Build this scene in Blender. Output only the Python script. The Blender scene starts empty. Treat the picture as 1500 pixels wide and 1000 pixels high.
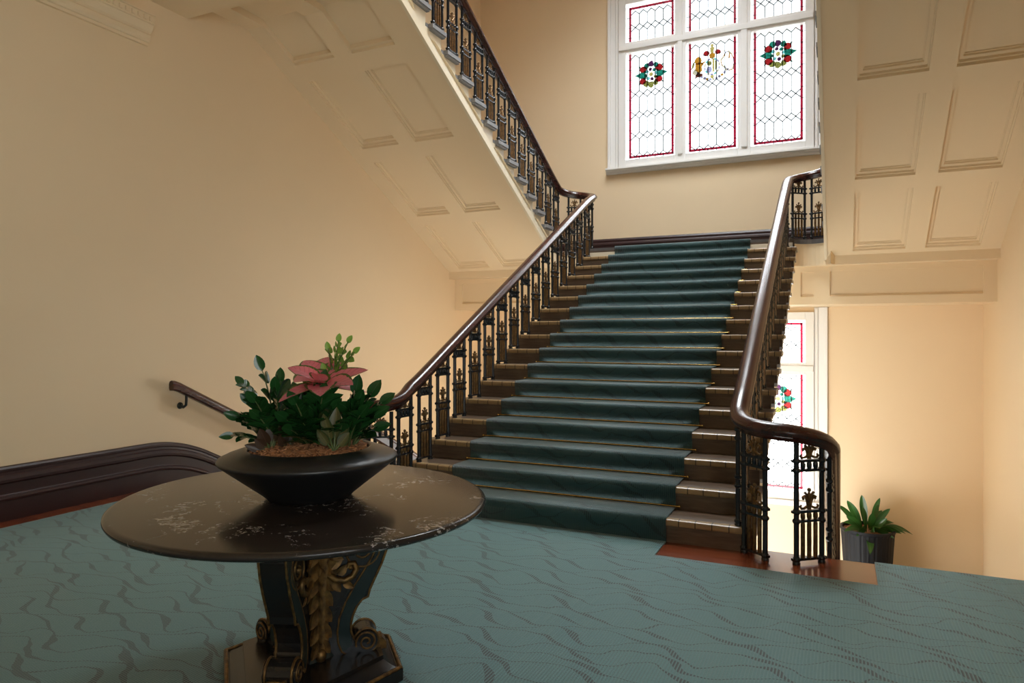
import bpy, math, random
from mathutils import Vector, Matrix
random.seed(7)
PI = math.pi
sc = bpy.context.scene
COL = sc.collection
sin, cos, rad = math.sin, math.cos, math.radians

# ------------------------------------------------------------------ helpers
class MB:
    """collects geometry; build() links it as one mesh object"""
    def __init__(s):
        s.v = []; s.f = []; s.m = []; s.sm = []; s.uv = []
        s.mi = 0; s.smooth = False
    def add(s, vs, fs, uvs=None, smooth=None):
        o = len(s.v)
        s.v += [tuple(p) for p in vs]
        s.uv += list(uvs) if uvs else [(0.0, 0.0)] * len(vs)
        for f in fs:
            s.f.append([i + o for i in f]); s.m.append(s.mi)
            s.sm.append(s.smooth if smooth is None else smooth)
    def box(s, x0, x1, y0, y1, z0, z1):
        vs = [(x, y, z) for z in (z0, z1) for y in (y0, y1) for x in (x0, x1)]
        s.add(vs, [(0, 2, 3, 1), (4, 5, 7, 6), (0, 1, 5, 4), (2, 6, 7, 3), (0, 4, 6, 2), (1, 3, 7, 5)], smooth=False)
    def boxm(s, M, x0, x1, y0, y1, z0, z1):
        vs = [M @ Vector((x, y, z)) for z in (z0, z1) for y in (y0, y1) for x in (x0, x1)]
        s.add(vs, [(0, 2, 3, 1), (4, 5, 7, 6), (0, 1, 5, 4), (2, 6, 7, 3), (0, 4, 6, 2), (1, 3, 7, 5)], smooth=False)
    def prism(s, poly, a0, a1, mp):
        """poly of 2D points extruded from a0 to a1; mp(u, v, a) gives the 3D point"""
        n = len(poly)
        vs = [mp(u, v, a0) for u, v in poly] + [mp(u, v, a1) for u, v in poly]
        fs = [tuple(range(n))[::-1], tuple(range(n, 2 * n))]
        fs += [(i, (i + 1) % n, n + (i + 1) % n, n + i) for i in range(n)]
        s.add(vs, fs, smooth=False)
    def loft(s, rings, closed=True, caps=True, smooth=True):
        n = len(rings[0]); vs = [p for r in rings for p in r]; fs = []
        for i in range(len(rings) - 1):
            for j in range(n if closed else n - 1):
                k = (j + 1) % n
                fs.append((i * n + j, i * n + k, (i + 1) * n + k, (i + 1) * n + j))
        s.add(vs, fs, smooth=smooth)
        if caps and closed:
            s.add(rings[0], [tuple(range(n))[::-1]], smooth=False)
            s.add(rings[-1], [tuple(range(n))], smooth=False)
    def tube(s, path, r, n=8, caps=True):
        path = [Vector(p) for p in path]; m = len(path)
        rr = r if isinstance(r, (list, tuple)) else [r] * m
        T = []
        for i in range(m):
            d = path[min(i + 1, m - 1)] - path[max(i - 1, 0)]
            T.append(d.normalized() if d.length > 1e-9 else Vector((0, 0, 1)))
        a = Vector((0, 0, 1)) if abs(T[0].z) < .9 else Vector((1, 0, 0))
        u = T[0].cross(a).normalized(); rings = []
        for i in range(m):
            u = (u - T[i] * u.dot(T[i]))
            u = u.normalized() if u.length > 1e-6 else T[i].orthogonal().normalized()
            w = T[i].cross(u)
            rings.append([path[i] + (u * cos(2 * PI * k / n) + w * sin(2 * PI * k / n)) * rr[i] for k in range(n)])
        s.loft(rings, True, caps, True)
    def lathe(s, prof, n=48, c=(0, 0), smooth=True, sx=1, sy=1, rot=0):
        rings = []
        for r, z in prof:
            ring = []
            for k in range(n):
                t = 2 * PI * k / n; x = r * cos(t) * sx; y = r * sin(t) * sy
                ring.append((c[0] + x * cos(rot) - y * sin(rot), c[1] + x * sin(rot) + y * cos(rot), z))
            rings.append(ring)
        s.loft(rings, True, True, smooth)
    def ball(s, c, r, n=8, m=6, sc3=(1, 1, 1)):
        rings = []
        for i in range(m + 1):
            t = PI * i / m
            rings.append([(c[0] + max(sin(t), .02) * cos(2 * PI * k / n) * r * sc3[0], c[1] + max(sin(t), .02) * sin(2 * PI * k / n) * r * sc3[1], c[2] - cos(t) * r * sc3[2]) for k in range(n)])
        s.loft(rings, True, True, True)
    def sweep(s, path, prof, smooth=True, caps=True):
        """profile (lateral, vertical) swept along a path, sections kept plumb"""
        path = [Vector(p) for p in path]; m = len(path); rings = []
        for i in range(m):
            d = path[min(i + 1, m - 1)] - path[max(i - 1, 0)]
            d.z = 0; d.normalize(); L = Vector((d.y, -d.x, 0))
            rings.append([path[i] + L * a + Vector((0, 0, b)) for a, b in prof])
        s.loft(rings, True, caps, smooth)
    def leaf(s, base, d, up, L, W, droop=.25, fold=.25, n=6, tip=.8):
        base = Vector(base); d = Vector(d).normalized(); up = Vector(up)
        side = d.cross(up)
        side = side.normalized() if side.length > 1e-4 else d.orthogonal().normalized()
        nrm = side.cross(d).normalized()
        vs = []; uvs = []
        for i in range(n + 1):
            t = i / n
            w = W * .5 * (sin(PI * min(1, t ** tip)) ** .75 if 0 < t < 1 else .0) + .0006
            p = base + d * (L * t) - Vector((0, 0, 1)) * (droop * L * t * t)
            for q in (-1, -.5, 0, .5, 1):
                vs.append(p + side * (w * q) + nrm * (abs(q) * w * fold)); uvs.append((abs(q), t))
        fs = []
        for i in range(n):
            for j in range(4):
                a = i * 5 + j; fs.append((a, a + 1, a + 6, a + 5))
        s.add(vs, fs, uvs, smooth=True)
    def build(s, name, mat, parent=None, auto=None):
        me = bpy.data.meshes.new(name)
        me.from_pydata(s.v, [], s.f)
        mats = mat if isinstance(mat, (list, tuple)) else [mat]
        for k in mats: me.materials.append(k)
        me.polygons.foreach_set('material_index', s.m)
        me.polygons.foreach_set('use_smooth', s.sm)
        if any(u != (0.0, 0.0) for u in s.uv):
            lay = me.uv_layers.new(name='UVMap')
            for lp in me.loops: lay.data[lp.index].uv = s.uv[lp.vertex_index]
        me.validate(); me.update()
        o = bpy.data.objects.new(name, me); COL.objects.link(o)
        if parent: o.parent = parent
        if auto:
            md = o.modifiers.new('Bevel', 'BEVEL'); md.width = auto; md.segments = 2; md.limit_method = 'ANGLE'
        return o

def tag(o, label, cat, group=None, kind=None):
    o['label'] = label; o['category'] = cat
    if group: o['group'] = group
    if kind: o['kind'] = kind
    return o
def thing(name, label, cat, loc=(0, 0, 0), group=None, kind=None):
    o = bpy.data.objects.new(name, None); COL.objects.link(o); o.location = loc
    o.empty_display_size = .1
    return tag(o, label, cat, group, kind)
def structure(o, label=None, cat=None):
    o['kind'] = 'structure'
    if label: o['label'] = label
    if cat: o['category'] = cat
    return o
def copy_part(o, parent, loc=None, rz=None, scl=None):
    c = o.copy(); COL.objects.link(c); c.parent = parent
    if loc is not None: c.location = loc
    if rz is not None: c.rotation_euler = (0, 0, rz)
    if scl is not None: c.scale = scl
    for ch in o.children:
        k = ch.copy(); COL.objects.link(k); k.parent = c
    return c

# ------------------------------------------------------------------ materials
class NT:
    def __init__(s, name):
        s.mat = bpy.data.materials.new(name); s.mat.use_nodes = True
        s.t = s.mat.node_tree; s.b = s.t.nodes['Principled BSDF']; s.out = s.t.nodes['Material Output']
    def n(s, kind): return s.t.nodes.new(kind)
    def l(s, a, b): s.t.links.new(a, b)
    def val(s, x, sock):
        if isinstance(x, (int, float)): sock.default_value = x
        elif isinstance(x, (tuple, list)): sock.default_value = tuple(x) if len(x) == len(sock.default_value) else (*x, 1)
        else: s.l(x, sock)
    def m(s, op, a, b=None, c=None):
        k = s.n('ShaderNodeMath'); k.operation = op
        for i, x in enumerate((a, b, c)):
            if x is not None: s.val(x, k.inputs[i])
        return k.outputs[0]
    def pos(s):
        g = s.n('ShaderNodeNewGeometry'); x = s.n('ShaderNodeSeparateXYZ'); s.l(g.outputs['Position'], x.inputs[0])
        s.P = g.outputs['Position']
        return x.outputs
    def obj(s):
        g = s.n('ShaderNodeTexCoord'); s.P = g.outputs['Object']; return s.P
    def noise(s, vec, scale, detail=3, rough=.55, dist=0):
        k = s.n('ShaderNodeTexNoise'); s.l(vec, k.inputs['Vector'])
        k.inputs['Scale'].default_value = scale; k.inputs['Detail'].default_value = detail
        k.inputs['Roughness'].default_value = rough; k.inputs['Distortion'].default_value = dist
        return k.outputs['Fac']
    def scale(s, vec, sc3):
        k = s.n('ShaderNodeVectorMath'); k.operation = 'MULTIPLY'; s.l(vec, k.inputs[0]); k.inputs[1].default_value = sc3
        return k.outputs[0]
    def ramp(s, f, stops):
        k = s.n('ShaderNodeValToRGB'); e = k.color_ramp.elements
        while len(e) < len(stops): e.new(.5)
        for i, (p, c) in enumerate(stops):
            e[i].position = p; e[i].color = (*c, 1) if len(c) == 3 else c
        s.val(f, k.inputs[0]); return k.outputs[0]
    def mix(s, f, a, b):
        k = s.n('ShaderNodeMix'); k.data_type = 'RGBA'
        s.val(f, k.inputs[0]); s.val(a, k.inputs[6]); s.val(b, k.inputs[7])
        return k.outputs[2]
    def bump(s, h, strength=.3, dist=.01):
        k = s.n('ShaderNodeBump'); k.inputs['Strength'].default_value = strength; k.inputs['Distance'].default_value = dist
        s.l(h, k.inputs['Height']); s.l(k.outputs[0], s.b.inputs['Normal'])
    def set(s, color=None, rough=None, metal=None, **kw):
        if color is not None: s.val(color, s.b.inputs['Base Color'])
        if rough is not None: s.val(rough, s.b.inputs['Roughness'])
        if metal is not None: s.val(metal, s.b.inputs['Metallic'])
        for k, v in kw.items(): s.val(v, s.b.inputs[k.replace('_', ' ')])
        return s.mat

def paint(name, c, rough=.6, var=.05):
    t = NT(name); t.pos(); f = t.noise(t.P, 1.3, 4)
    c2 = tuple(x * (1 - var) for x in c)
    t.bump(t.noise(t.P, 160, 2), .03, .002)
    return t.set(t.mix(f, c, c2), rough)
def varied(name, c, c2, scale=8, rough=.4, metal=0., stretch=None, bump=0, **kw):
    t = NT(name); v = t.obj()
    if stretch: v = t.scale(v, stretch)
    f = t.noise(v, scale, 5)
    if bump: t.bump(f, bump, .004)
    return t.set(t.mix(t.ramp(f, [(.3, (0, 0, 0)), (.7, (1, 1, 1))]), c, c2), rough, metal, **kw)
def wood(name, c, c2, axis, rough=.25, scale=9, coat=.0):
    t = NT(name); t.pos()
    st = [14, 14, 14]; st[axis] = 1.0
    f = t.noise(t.scale(t.P, st), scale / 9, 5, .6, .4)
    return t.set(t.mix(t.ramp(f, [(.3, (0, 0, 0)), (.72, (1, 1, 1))]), c, c2), rough, 0, Coat_Weight=coat, Coat_Roughness=.22)

EXPO = 1.0
SKY = 34.0
VIS = .055                            # share of the zenith brightness seen level through the windows
M = {}
M['wall'] = paint('cream_wall_paint', (.80, .63, .42), .65)
M['soffit'] = paint('cream_plaster_paint', (.80, .64, .43), .6, .03)
M['string'] = paint('pale_cream_gloss_paint', (.80, .70, .53), .45, .03)
M['white'] = paint('white_gloss_paint', (.83, .82, .81), .4, .02)
M['rail'] = wood('mahogany_gloss', (.070, .014, .008), (.024, .007, .005), 1, .26, 9, .3)
M['skirt'] = varied('dark_maroon_gloss_paint', (.034, .010, .009), (.024, .007, .007), 3, .40)
M['floorwood'] = wood('red_jarrah_floorboards', (.26, .062, .022), (.11, .022, .009), 0, .16, 9, .4)
M['iron'] = varied('blue_black_iron_paint', (.010, .013, .018), (.016, .018, .022), 12, .24)
M['gilt'] = varied('worn_gilt', (.30, .165, .05), (.07, .038, .018), 34, .45, .7)
M['bronze_gilt'] = varied('dull_bronze_gilt', (.24, .13, .045), (.07, .04, .018), 40, .36, .7)
M['tread'] = varied('brown_stained_oak', (.15, .10, .065), (.075, .05, .034), 5, .34, 0, (1, 8, 8))
M['grey_stone'] = varied('grey_stone', (.26, .255, .26), (.2, .2, .21), 6, .5)
M['landing_floor'] = varied('dark_grey_stone', (.13, .12, .12), (.09, .085, .085), 6, .35)
M['brass'] = varied('polished_brass', (.75, .50, .17), (.6, .38, .12), 20, .25, 1.0)
M['black_planter'] = varied('matt_black_glaze', (.010, .010, .011), (.015, .015, .016), 3, .36)
M['rib_planter'] = varied('ribbed_charcoal_planter', (.007, .008, .011), (.010, .011, .014), 5, .6, Specular_IOR_Level=.25)
M['lead'] = varied('lead_came', (.10, .12, .14), (.06, .08, .09), 20, .6)
M['ebony'] = varied('ebonised_wood', (.010, .011, .013), (.022, .016, .012), 7, .25)
M['darkgreen'] = varied('dark_green_lacquer', (.008, .020, .020), (.014, .026, .024), 9, .3)
M['soil'] = varied('bark_chip', (.42, .19, .075), (.17, .07, .03), 60, .8)
M['black_metal'] = varied('black_bracket_metal', (.012, .012, .013), (.02, .02, .02), 10, .35)

def nosing_mat():
    t = NT('tan_nosing_blocks'); x = t.pos()
    fr = t.m('FRACT', t.m('MULTIPLY', x[0], 1 / .112))
    seam = t.m('LESS_THAN', t.m('ABSOLUTE', t.m('SUBTRACT', fr, .5)), .47)
    f = t.noise(t.P, 25, 3)
    base = t.mix(f, (.40, .27, .13), (.27, .17, .085))
    return t.set(t.mix(seam, (.03, .022, .015), base), .3)
M['nosing'] = nosing_mat()

def carpet_mat(name, k, wk):
    t = NT(name); p = t.pos()
    x = p[0]; v = t.m('ADD', p[1], p[2])
    rib = t.m('FRACT', t.m('MULTIPLY', x, 1 / .0145))
    ribmask = t.m('GREATER_THAN', rib, .42)
    def bands(per, amp, wl, ph, thr, shift):
        # columns of waves: phase steps from band to band
        row = t.m('FLOOR', t.m('MULTIPLY', t.m('ADD', v, shift), 1 / per))
        ph2 = t.m('ADD', t.m('MULTIPLY', x, 2 * PI / wl), t.m('MULTIPLY', row, ph))
        vv = t.m('ADD', t.m('ADD', v, shift), t.m('MULTIPLY', t.m('SINE', ph2), amp))
        fr = t.m('ABSOLUTE', t.m('SUBTRACT', t.m('FRACT', t.m('MULTIPLY', vv, 1 / per)), .5))
        cs = t.m('MAXIMUM', t.m('SINE', t.m('ADD', ph2, PI / 2)), 0.0)
        w = t.m('ADD', .022, t.m('MULTIPLY', t.m('POWER', cs, 2.5), thr))
        return t.m('LESS_THAN', fr, w)
    dn = t.noise(t.scale(t.P, (1.0, 1.3, 1.3)), 2.6, 2)
    warp = t.m('MULTIPLY', t.m('SUBTRACT', dn, .5), .26)
    v = t.m('ADD', v, warp)
    b1 = bands(.18, .056, .46, 1.3, .105, 0)
    b2 = bands(.18, .040, .60, 2.6, .060, .09)
    dash = t.m('MULTIPLY', t.m('MAXIMUM', b1, b2), ribmask)
    n = t.noise(t.P, 1.7, 4)
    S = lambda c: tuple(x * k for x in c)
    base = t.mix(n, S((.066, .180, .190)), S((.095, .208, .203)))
    fine = t.noise(t.P, 260, 2)
    base = t.mix(t.m('MULTIPLY', fine, .5), base, S((.038, .105, .112)))
    ribline = t.m('GREATER_THAN', rib, .22)
    base = t.mix(t.m('MULTIPLY', t.m('SUBTRACT', 1, ribline), .35), base, S((.03, .085, .09)))
    col = t.mix(t.m('MULTIPLY', dash, wk), base, (.008, .017, .022))
    h = t.m('ADD', t.m('MULTIPLY', t.m('SINE', t.m('MULTIPLY', x, 2 * PI / .0145)), .5), fine)
    t.bump(h, .35, .004)
    return t.set(col, .62, 0, Sheen_Weight=.35, Sheen_Roughness=.4, Specular_IOR_Level=.45)
M['carpet'] = carpet_mat('teal_wave_carpet', 1.0, .95)
M['runner'] = carpet_mat('shade_darkened_stair_carpet', .45, .8)  # hall carpet again, the shade on the stairs put into a darker colour

def marble_mat():
    t = NT('black_brown_veined_marble'); t.obj()
    v = t.scale(t.P, (1, 1.25, 1))
    n1 = t.noise(v, 5, 6, .62, .6)
    vein = t.m('ABSOLUTE', t.m('SUBTRACT', n1, .5))
    mask = t.noise(t.P, 2.6, 2, .5)
    thr = t.m('MULTIPLY', t.m('MAXIMUM', t.m('SUBTRACT', mask, .49), 0.0), .30)
    veinm = t.m('LESS_THAN', vein, thr)
    fine = t.m('GREATER_THAN', t.noise(t.P, 34, 6, .7, 1.2), .53)
    fleck = t.m('GREATER_THAN', t.noise(t.scale(t.P, (1, .35, 1)), 60, 4, .6, .3), .70)
    n2 = t.noise(t.P, 9, 5)
    base = t.mix(n2, (.020, .015, .013), (.036, .028, .024))
    c = t.mix(t.m('MULTIPLY', t.m('MULTIPLY', veinm, fine), .7), base, (.48, .45, .43))
    c = t.mix(t.m('MULTIPLY', fleck, .45), c, (.2, .17, .15))
    return t.set(c, .2, 0, Specular_IOR_Level=.4)
M['marble'] = marble_mat()

def leaf_mat(name, c, c2, rough=.3, edge=None, edge_at=.6, trans=0.0):
    t = NT(name); t.obj(); f = t.noise(t.P, 14, 3)
    col = t.mix(f, c, c2)
    uvn = t.n('ShaderNodeTexCoord'); sx = t.n('ShaderNodeSeparateXYZ'); t.l(uvn.outputs['UV'], sx.inputs[0])
    if edge:
        e = t.m('ADD', sx.outputs[0], t.m('MULTIPLY', t.noise(t.P, 40, 3), .5))
        col = t.mix(t.m('GREATER_THAN', e, edge_at + .25), col, edge)
    rib = t.m('LESS_THAN', sx.outputs[0], .07)
    if edge:   # side veins
        vn = t.m('FRACT', t.m('SUBTRACT', t.m('MULTIPLY', sx.outputs[1], 7), t.m('MULTIPLY', sx.outputs[0], 1.6)))
        col = t.mix(t.m('MULTIPLY', t.m('LESS_THAN', vn, .16), .4), col, tuple(x * .55 for x in c))
    col = t.mix(t.m('MULTIPLY', rib, .35), col, tuple(min(1, x * 1.8 + .02) for x in c))
    t.set(col, rough)
    if trans:
        tr = t.n('ShaderNodeBsdfTranslucent'); t.l(col, tr.inputs[0])
        mx = t.n('ShaderNodeMixShader'); mx.inputs[0].default_value = trans
        t.l(t.b.outputs[0], mx.inputs[1]); t.l(tr.outputs[0], mx.inputs[2]); t.l(mx.outputs[0], t.out.inputs[0])
    return t.mat
M['zz'] = leaf_mat('glossy_dark_green_leaf', (.012, .055, .014), (.020, .085, .018), .22, None, .6, .15)
M['lime'] = leaf_mat('pale_lime_leaf', (.20, .40, .05), (.30, .46, .10), .4, None, .6, .4)
M['pink'] = leaf_mat('pink_leaf_with_green_rim', (.95, .22, .28), (.98, .36, .40), .36, (.11, .20, .035), .80, .45)
M['calathea'] = leaf_mat('olive_leaf_with_bronze', (.14, .13, .035), (.07, .055, .02), .45, (.05, .075, .02), .7, .2)
M['bronze'] = leaf_mat('bronze_maroon_leaf', (.07, .030, .018), (.05, .035, .015), .4, None, .6, .2)
M['strap'] = leaf_mat('mid_green_strap_leaf', (.035, .12, .02), (.02, .07, .014), .28, None, .6, .25)
M['stem'] = varied('green_stem', (.06, .11, .025), (.10, .10, .03), 12, .5)

def glass_mat(name, rgb, k=None):
    t = NT(name)
    tr = t.n('ShaderNodeBsdfTransparent'); gl = t.n('ShaderNodeBsdfGlossy'); gl.inputs['Roughness'].default_value = .15
    t.pos(); f = t.noise(t.P, 30, 2)
    c2 = tuple(min(1, x * .8) for x in rgb)
    t.l(t.mix(f, rgb, c2), tr.inputs[0])
    mx = t.n('ShaderNodeMixShader'); mx.inputs[0].default_value = .04
    t.l(tr.outputs[0], mx.inputs[1]); t.l(gl.outputs[0], mx.inputs[2]); t.l(mx.outputs[0], t.out.inputs[0])
    return t.mat
GK = 1.0 / (SKY * VIS * 2 ** EXPO)
def deep(name, rgb): return glass_mat(name, tuple(min(1., x * GK) ** .5 for x in rgb))   # a piece has two faces
M['glass'] = glass_mat('clear_textured_glass', (.95, .97, .97))
G = {
    'red': deep('ruby_glass', (.55, .018, .06)), 'green': deep('emerald_glass', (.015, .28, .20)),
    'dgreen': deep('bottle_green_glass', (.02, .15, .10)), 'rose': deep('scarlet_glass', (.52, .02, .025)),
    'purple': deep('violet_glass', (.10, .02, .10)), 'cyan': deep('turquoise_glass', (.30, .95, .95)),
    'gold': deep('amber_glass', (.75, .34, .03)), 'yellow': deep('yellow_glass', (.80, .66, .20)),
    'lav': deep('lavender_glass', (.62, .62, .95)), 'olive': deep('olive_glass', (.35, .36, .09)),
    'brown': deep('brown_glass', (.20, .05, .03)), 'pale': deep('pale_gold_glass', (.95, .86, .62)),
}

# ------------------------------------------------------------------ key dimensions (metres)
XL, XR, YB = -5.90, 1.75, 11.20
RS, TR = .16, .3151                  # main flight riser and tread
Y1 = 4.845                           # nosing of the first tread
UR, UT = .168, .3144                 # upper flights
def ny(k): return Y1 + TR * (k - 1)
def uy(k): return 10.054 - UT * (k - 1)
ZL = 17 * RS                         # landing 2.72
def zsoff(y): return 2.385 + .53 * (10.247 - y)

# ------------------------------------------------------------------ room shell
def wallbox(name, *a, mat='wall'):
    b = MB(); b.box(*a); return structure(b.build(name, M[mat]))
HX0, HX1 = -3.30, -.34               # window opening
W1 = (4.18, 6.97); W2 = (-1.02, 1.77)
ZT = 8.4
wallbox('wall_left', XL - .25, XL, -5.2, 11.5, -3.0, ZT)
b = MB()
b.box(XL, HX0, YB, 11.5, -3.0, ZT); b.box(HX1, XR + .25, YB, 11.5, -3.0, ZT)
b.box(HX0, HX1, YB, 11.5, -3.0, W2[0]); b.box(HX0, HX1, YB, 11.5, W2[1], W1[0]); b.box(HX0, HX1, YB, 11.5, W1[1], ZT)
structure(b.build('wall_back', M['wall']))
RW = (-3.2, .3, 1.0, 3.5)             # unseen hall window added for fill light, beside and behind the camera
b = MB(); b.box(XR, XR + .25, RW[1], YB, -3.0, ZT); b.box(XR, XR + .25, -5.2, RW[0], -3.0, ZT)
b.box(XR, XR + .25, RW[0], RW[1], -3.0, RW[2]); b.box(XR, XR + .25, RW[0], RW[1], RW[3], ZT)
structure(b.build('wall_right', M['wall']))
wallbox('wall_front', XL, XR, -5.2, -5.0, -3.0, ZT)
LX = (-3.2, -.9, 6.6, 9.4)            # unseen roof lantern added to brighten the stairwell
b = MB(); b.box(XL, LX[0], -5.0, YB, ZT, ZT + .25); b.box(LX[1], XR, -5.0, YB, ZT, ZT + .25)
b.box(LX[0], LX[1], -5.0, LX[2], ZT, ZT + .25); b.box(LX[0], LX[1], LX[3], YB, ZT, ZT + .25)
structure(b.build('ceiling', M['soffit']))

# hall floor: timber deck with a carpet let in
b = MB()
b.box(XL, XR, -5.0, 4.95, -.30, 0)
structure(b.build('floor', M['floorwood']))
b = MB()
poly = [(XL + .27, -4.99), (XR - .06, -4.99), (XR - .06, 4.962), (.2, 4.962), (.2, 4.515), (-1.095, 4.515), (-1.095, 4.872), (-2.985, 4.872), (-2.985, 4.515), (-4.28, 4.515), (-4.28, 4.962), (XL + .27, 4.962)]
b.prism(poly, 0.0, .010, lambda u, v, a: (u, v, a))
b.box(.2, XR - .06, 4.95, 4.962, -.16, .0); b.box(XL + .27, -4.28, 4.95, 4.962, -.16, .0)
tag(b.build('carpet', M['carpet']), 'teal green carpet with dark dashed waves covering the hall floor', 'carpet')
b = MB(); b.box(XL, XR, 9.99, YB, -2.97, -2.72); structure(b.build('floor_lower', M['landing_floor']))

# hall ceiling: slab below the upper floor with a coffered border
b = MB()
b.box(XL, XR, -5.0, 4.97, 4.70, 5.576)
for x0, x1 in ((XL, XL + .30), (-2.2, -1.9), (XR - .3, XR)): b.box(x0, x1, -5.0, 4.92, 4.60, 4.70)
for y0, y1 in ((4.56, 4.92), (2.2, 2.55), (-.2, .15), (-2.6, -2.25), (-5, -4.7)):
    for x0, x1 in ((XL + .30, -2.2), (-1.9, XR - .3)): b.box(x0, x1, y0, y1, 4.60, 4.70)
for y0, y1 in ((2.55, 4.56), (.15, 2.2), (-2.25, -.2)):
    for x0, x1 in ((XL + .3, -2.2), (-1.9, XR - .3)):
        for o_, w_, z_ in ((0, .05, 4.64), (.05, .10, 4.67)):
            b.box(x0 + o_, x1 - o_, y0 + o_, y0 + w_, z_, 4.70); b.box(x0 + o_, x1 - o_, y1 - w_, y1 - o_, z_, 4.70)
            b.box(x0 + o_, x0 + w_, y0 + w_, y1 - w_, z_, 4.70); b.box(x1 - w_, x1 - o_, y0 + w_, y1 - w_, z_, 4.70)
structure(b.build('ceiling_hall', M['soffit']))

# cornice on the left wall, stopped short
b = MB()
prof = [(0, 4.15), (.03, 4.15), (.03, 4.175), (.045, 4.18), (.06, 4.20), (.065, 4.24), (.05, 4.25), (.075, 4.27), (.10, 4.31), (.105, 4.325), (.12, 4.33), (.12, 4.40), (.135, 4.405), (.135, 4.42), (0, 4.42)]
b.prism(prof, -5.0, 4.46, lambda u, v, a: (XL + u, a, v))
k = -4.9
while k < 4.42:
    b.box(XL + .12, XL + .133, k, k + .03, 4.345, 4.385); k += .06
structure(b.build('trim_1', M['soffit']))

# skirtings
def skirt_z(y):
    h = 4.82
    if y < h - .35: return 0.0
    if y > h + .35: return -.508 * (y - h)
    t = (y - h + .35) / .7
    return -.508 * .35 * t * t
prof = [(0, -.12), (.055, -.12), (.055, .155), (.062, .16), (.066, .175), (.060, .19), (.045, .20), (.042, .205), (.042, .285), (.048, .29), (.058, .30), (.060, .32), (.050, .345), (.036, .355), (.034, .375), (.040, .385), (.040, .40), (.030, .415), (.012, .42), (0, .42)]
ys = [-5 + 1.0 * i for i in range(9)] + [4.0 + .05 * i for i in range(30)] + [5.5 + .5 * i for i in range(10)]
b = MB()
rings = [[(XL + a, y, skirt_z(y) + (h if h > 0 or y > 4.7 else 0)) for a, h in prof] for y in ys]
b.loft(rings, True, True, False)
structure(b.build('baseboard_left', M['skirt']))
b = MB()
pb = [(0, 0), (.035, 0), (.035, .20), (.045, .205), (.04, .23), (.025, .25), (.03, .28), (.012, .31), (0, .31)]
b.prism([(u, v) for u, v in pb], XL, XR, lambda u, v, a: (a, YB - u, ZL + v))
structure(b.build('baseboard_back', M['skirt']))
b = MB()
b.loft([[(XR - a, y, skirt_z(y) + (h if h > 0 or y > 4.7 else 0)) for a, h in prof] for y in ys], True, True, False)
structure(b.build('baseboard_right', M['skirt']))

# ------------------------------------------------------------------ windows
PX = [(-3.178, -2.375), (-2.205, -1.415), (-1.225, -.46)]
def ngon(c, r, n=10, sq=1.0, ph=0.0, jit=0.0):
    return [(c[0] + r * (1 + random.uniform(-jit, jit)) * cos(2 * PI * k / n + ph), c[1] + r * sq * (1 + random.uniform(-jit, jit)) * sin(2 * PI * k / n + ph)) for k in range(n)]
GY = 11.225
def piece(b, mats, poly, key, y=GY - .012, th=.006):
    if key not in mats: mats.append(key)
    b.mi = mats.index(key)
    b.prism(poly, y, y + th, lambda u, v, a: (u, a, v))
def rose_emblem(cx, cz, parent):
    b = MB(); mats = []
    R_ = .2
    for a in (0, 180): piece(b, mats, [(cx + R_ * p * cos(rad(a)), cz + q) for p, q in ((.45, .05), (.85, .05), (1.35, .01), (.85, -.05), (.45, -.06))], 'green')
    for a in (62, 90, 118, 242, 270, 298):
        c = (cx + .165 * cos(rad(a)), cz + .165 * sin(rad(a)))
        piece(b, mats, ngon(c, .052, 7, 1, .3, .25), 'purple' if a == 90 else ('green' if a < 180 else 'olive'))
    for a in (38, 142, 218, 322):
        c = (cx + .17 * cos(rad(a)) * 1.0, cz + .155 * sin(rad(a)))
        piece(b, mats, ngon(c, .062, 8, .9, rad(a), .12), 'rose', GY - .014)
        piece(b, mats, [(c[0] + .05 * cos(rad(a)), c[1] + .05 * sin(rad(a)) + .02), (c[0] + .10 * cos(rad(a)), c[1] + .09 * sin(rad(a))), (c[0] + .05 * cos(rad(a)), c[1] + .05 * sin(rad(a)) - .02)], 'dgreen')
    for i in range(8):
        a = 45 * i + 10; c = (cx + .085 * cos(rad(a)), cz + .08 * sin(rad(a)))
        piece(b, mats, ngon(c, .031, 6, 1, .2 * i, .2), ('cyan', 'green', 'purple', 'cyan', 'dgreen', 'cyan', 'purple', 'olive')[i])
    piece(b, mats, ngon((cx, cz), .035, 8), 'yellow')
    for a in (30, 150, 210, 330):
        piece(b, mats, ngon((cx + .115 * cos(rad(a)), cz + .11 * sin(rad(a))), .022, 5, 1, a, .2), 'dgreen', GY - .016)
    return b.build('rose_emblem', [G[k] for k in mats], parent)
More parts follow.
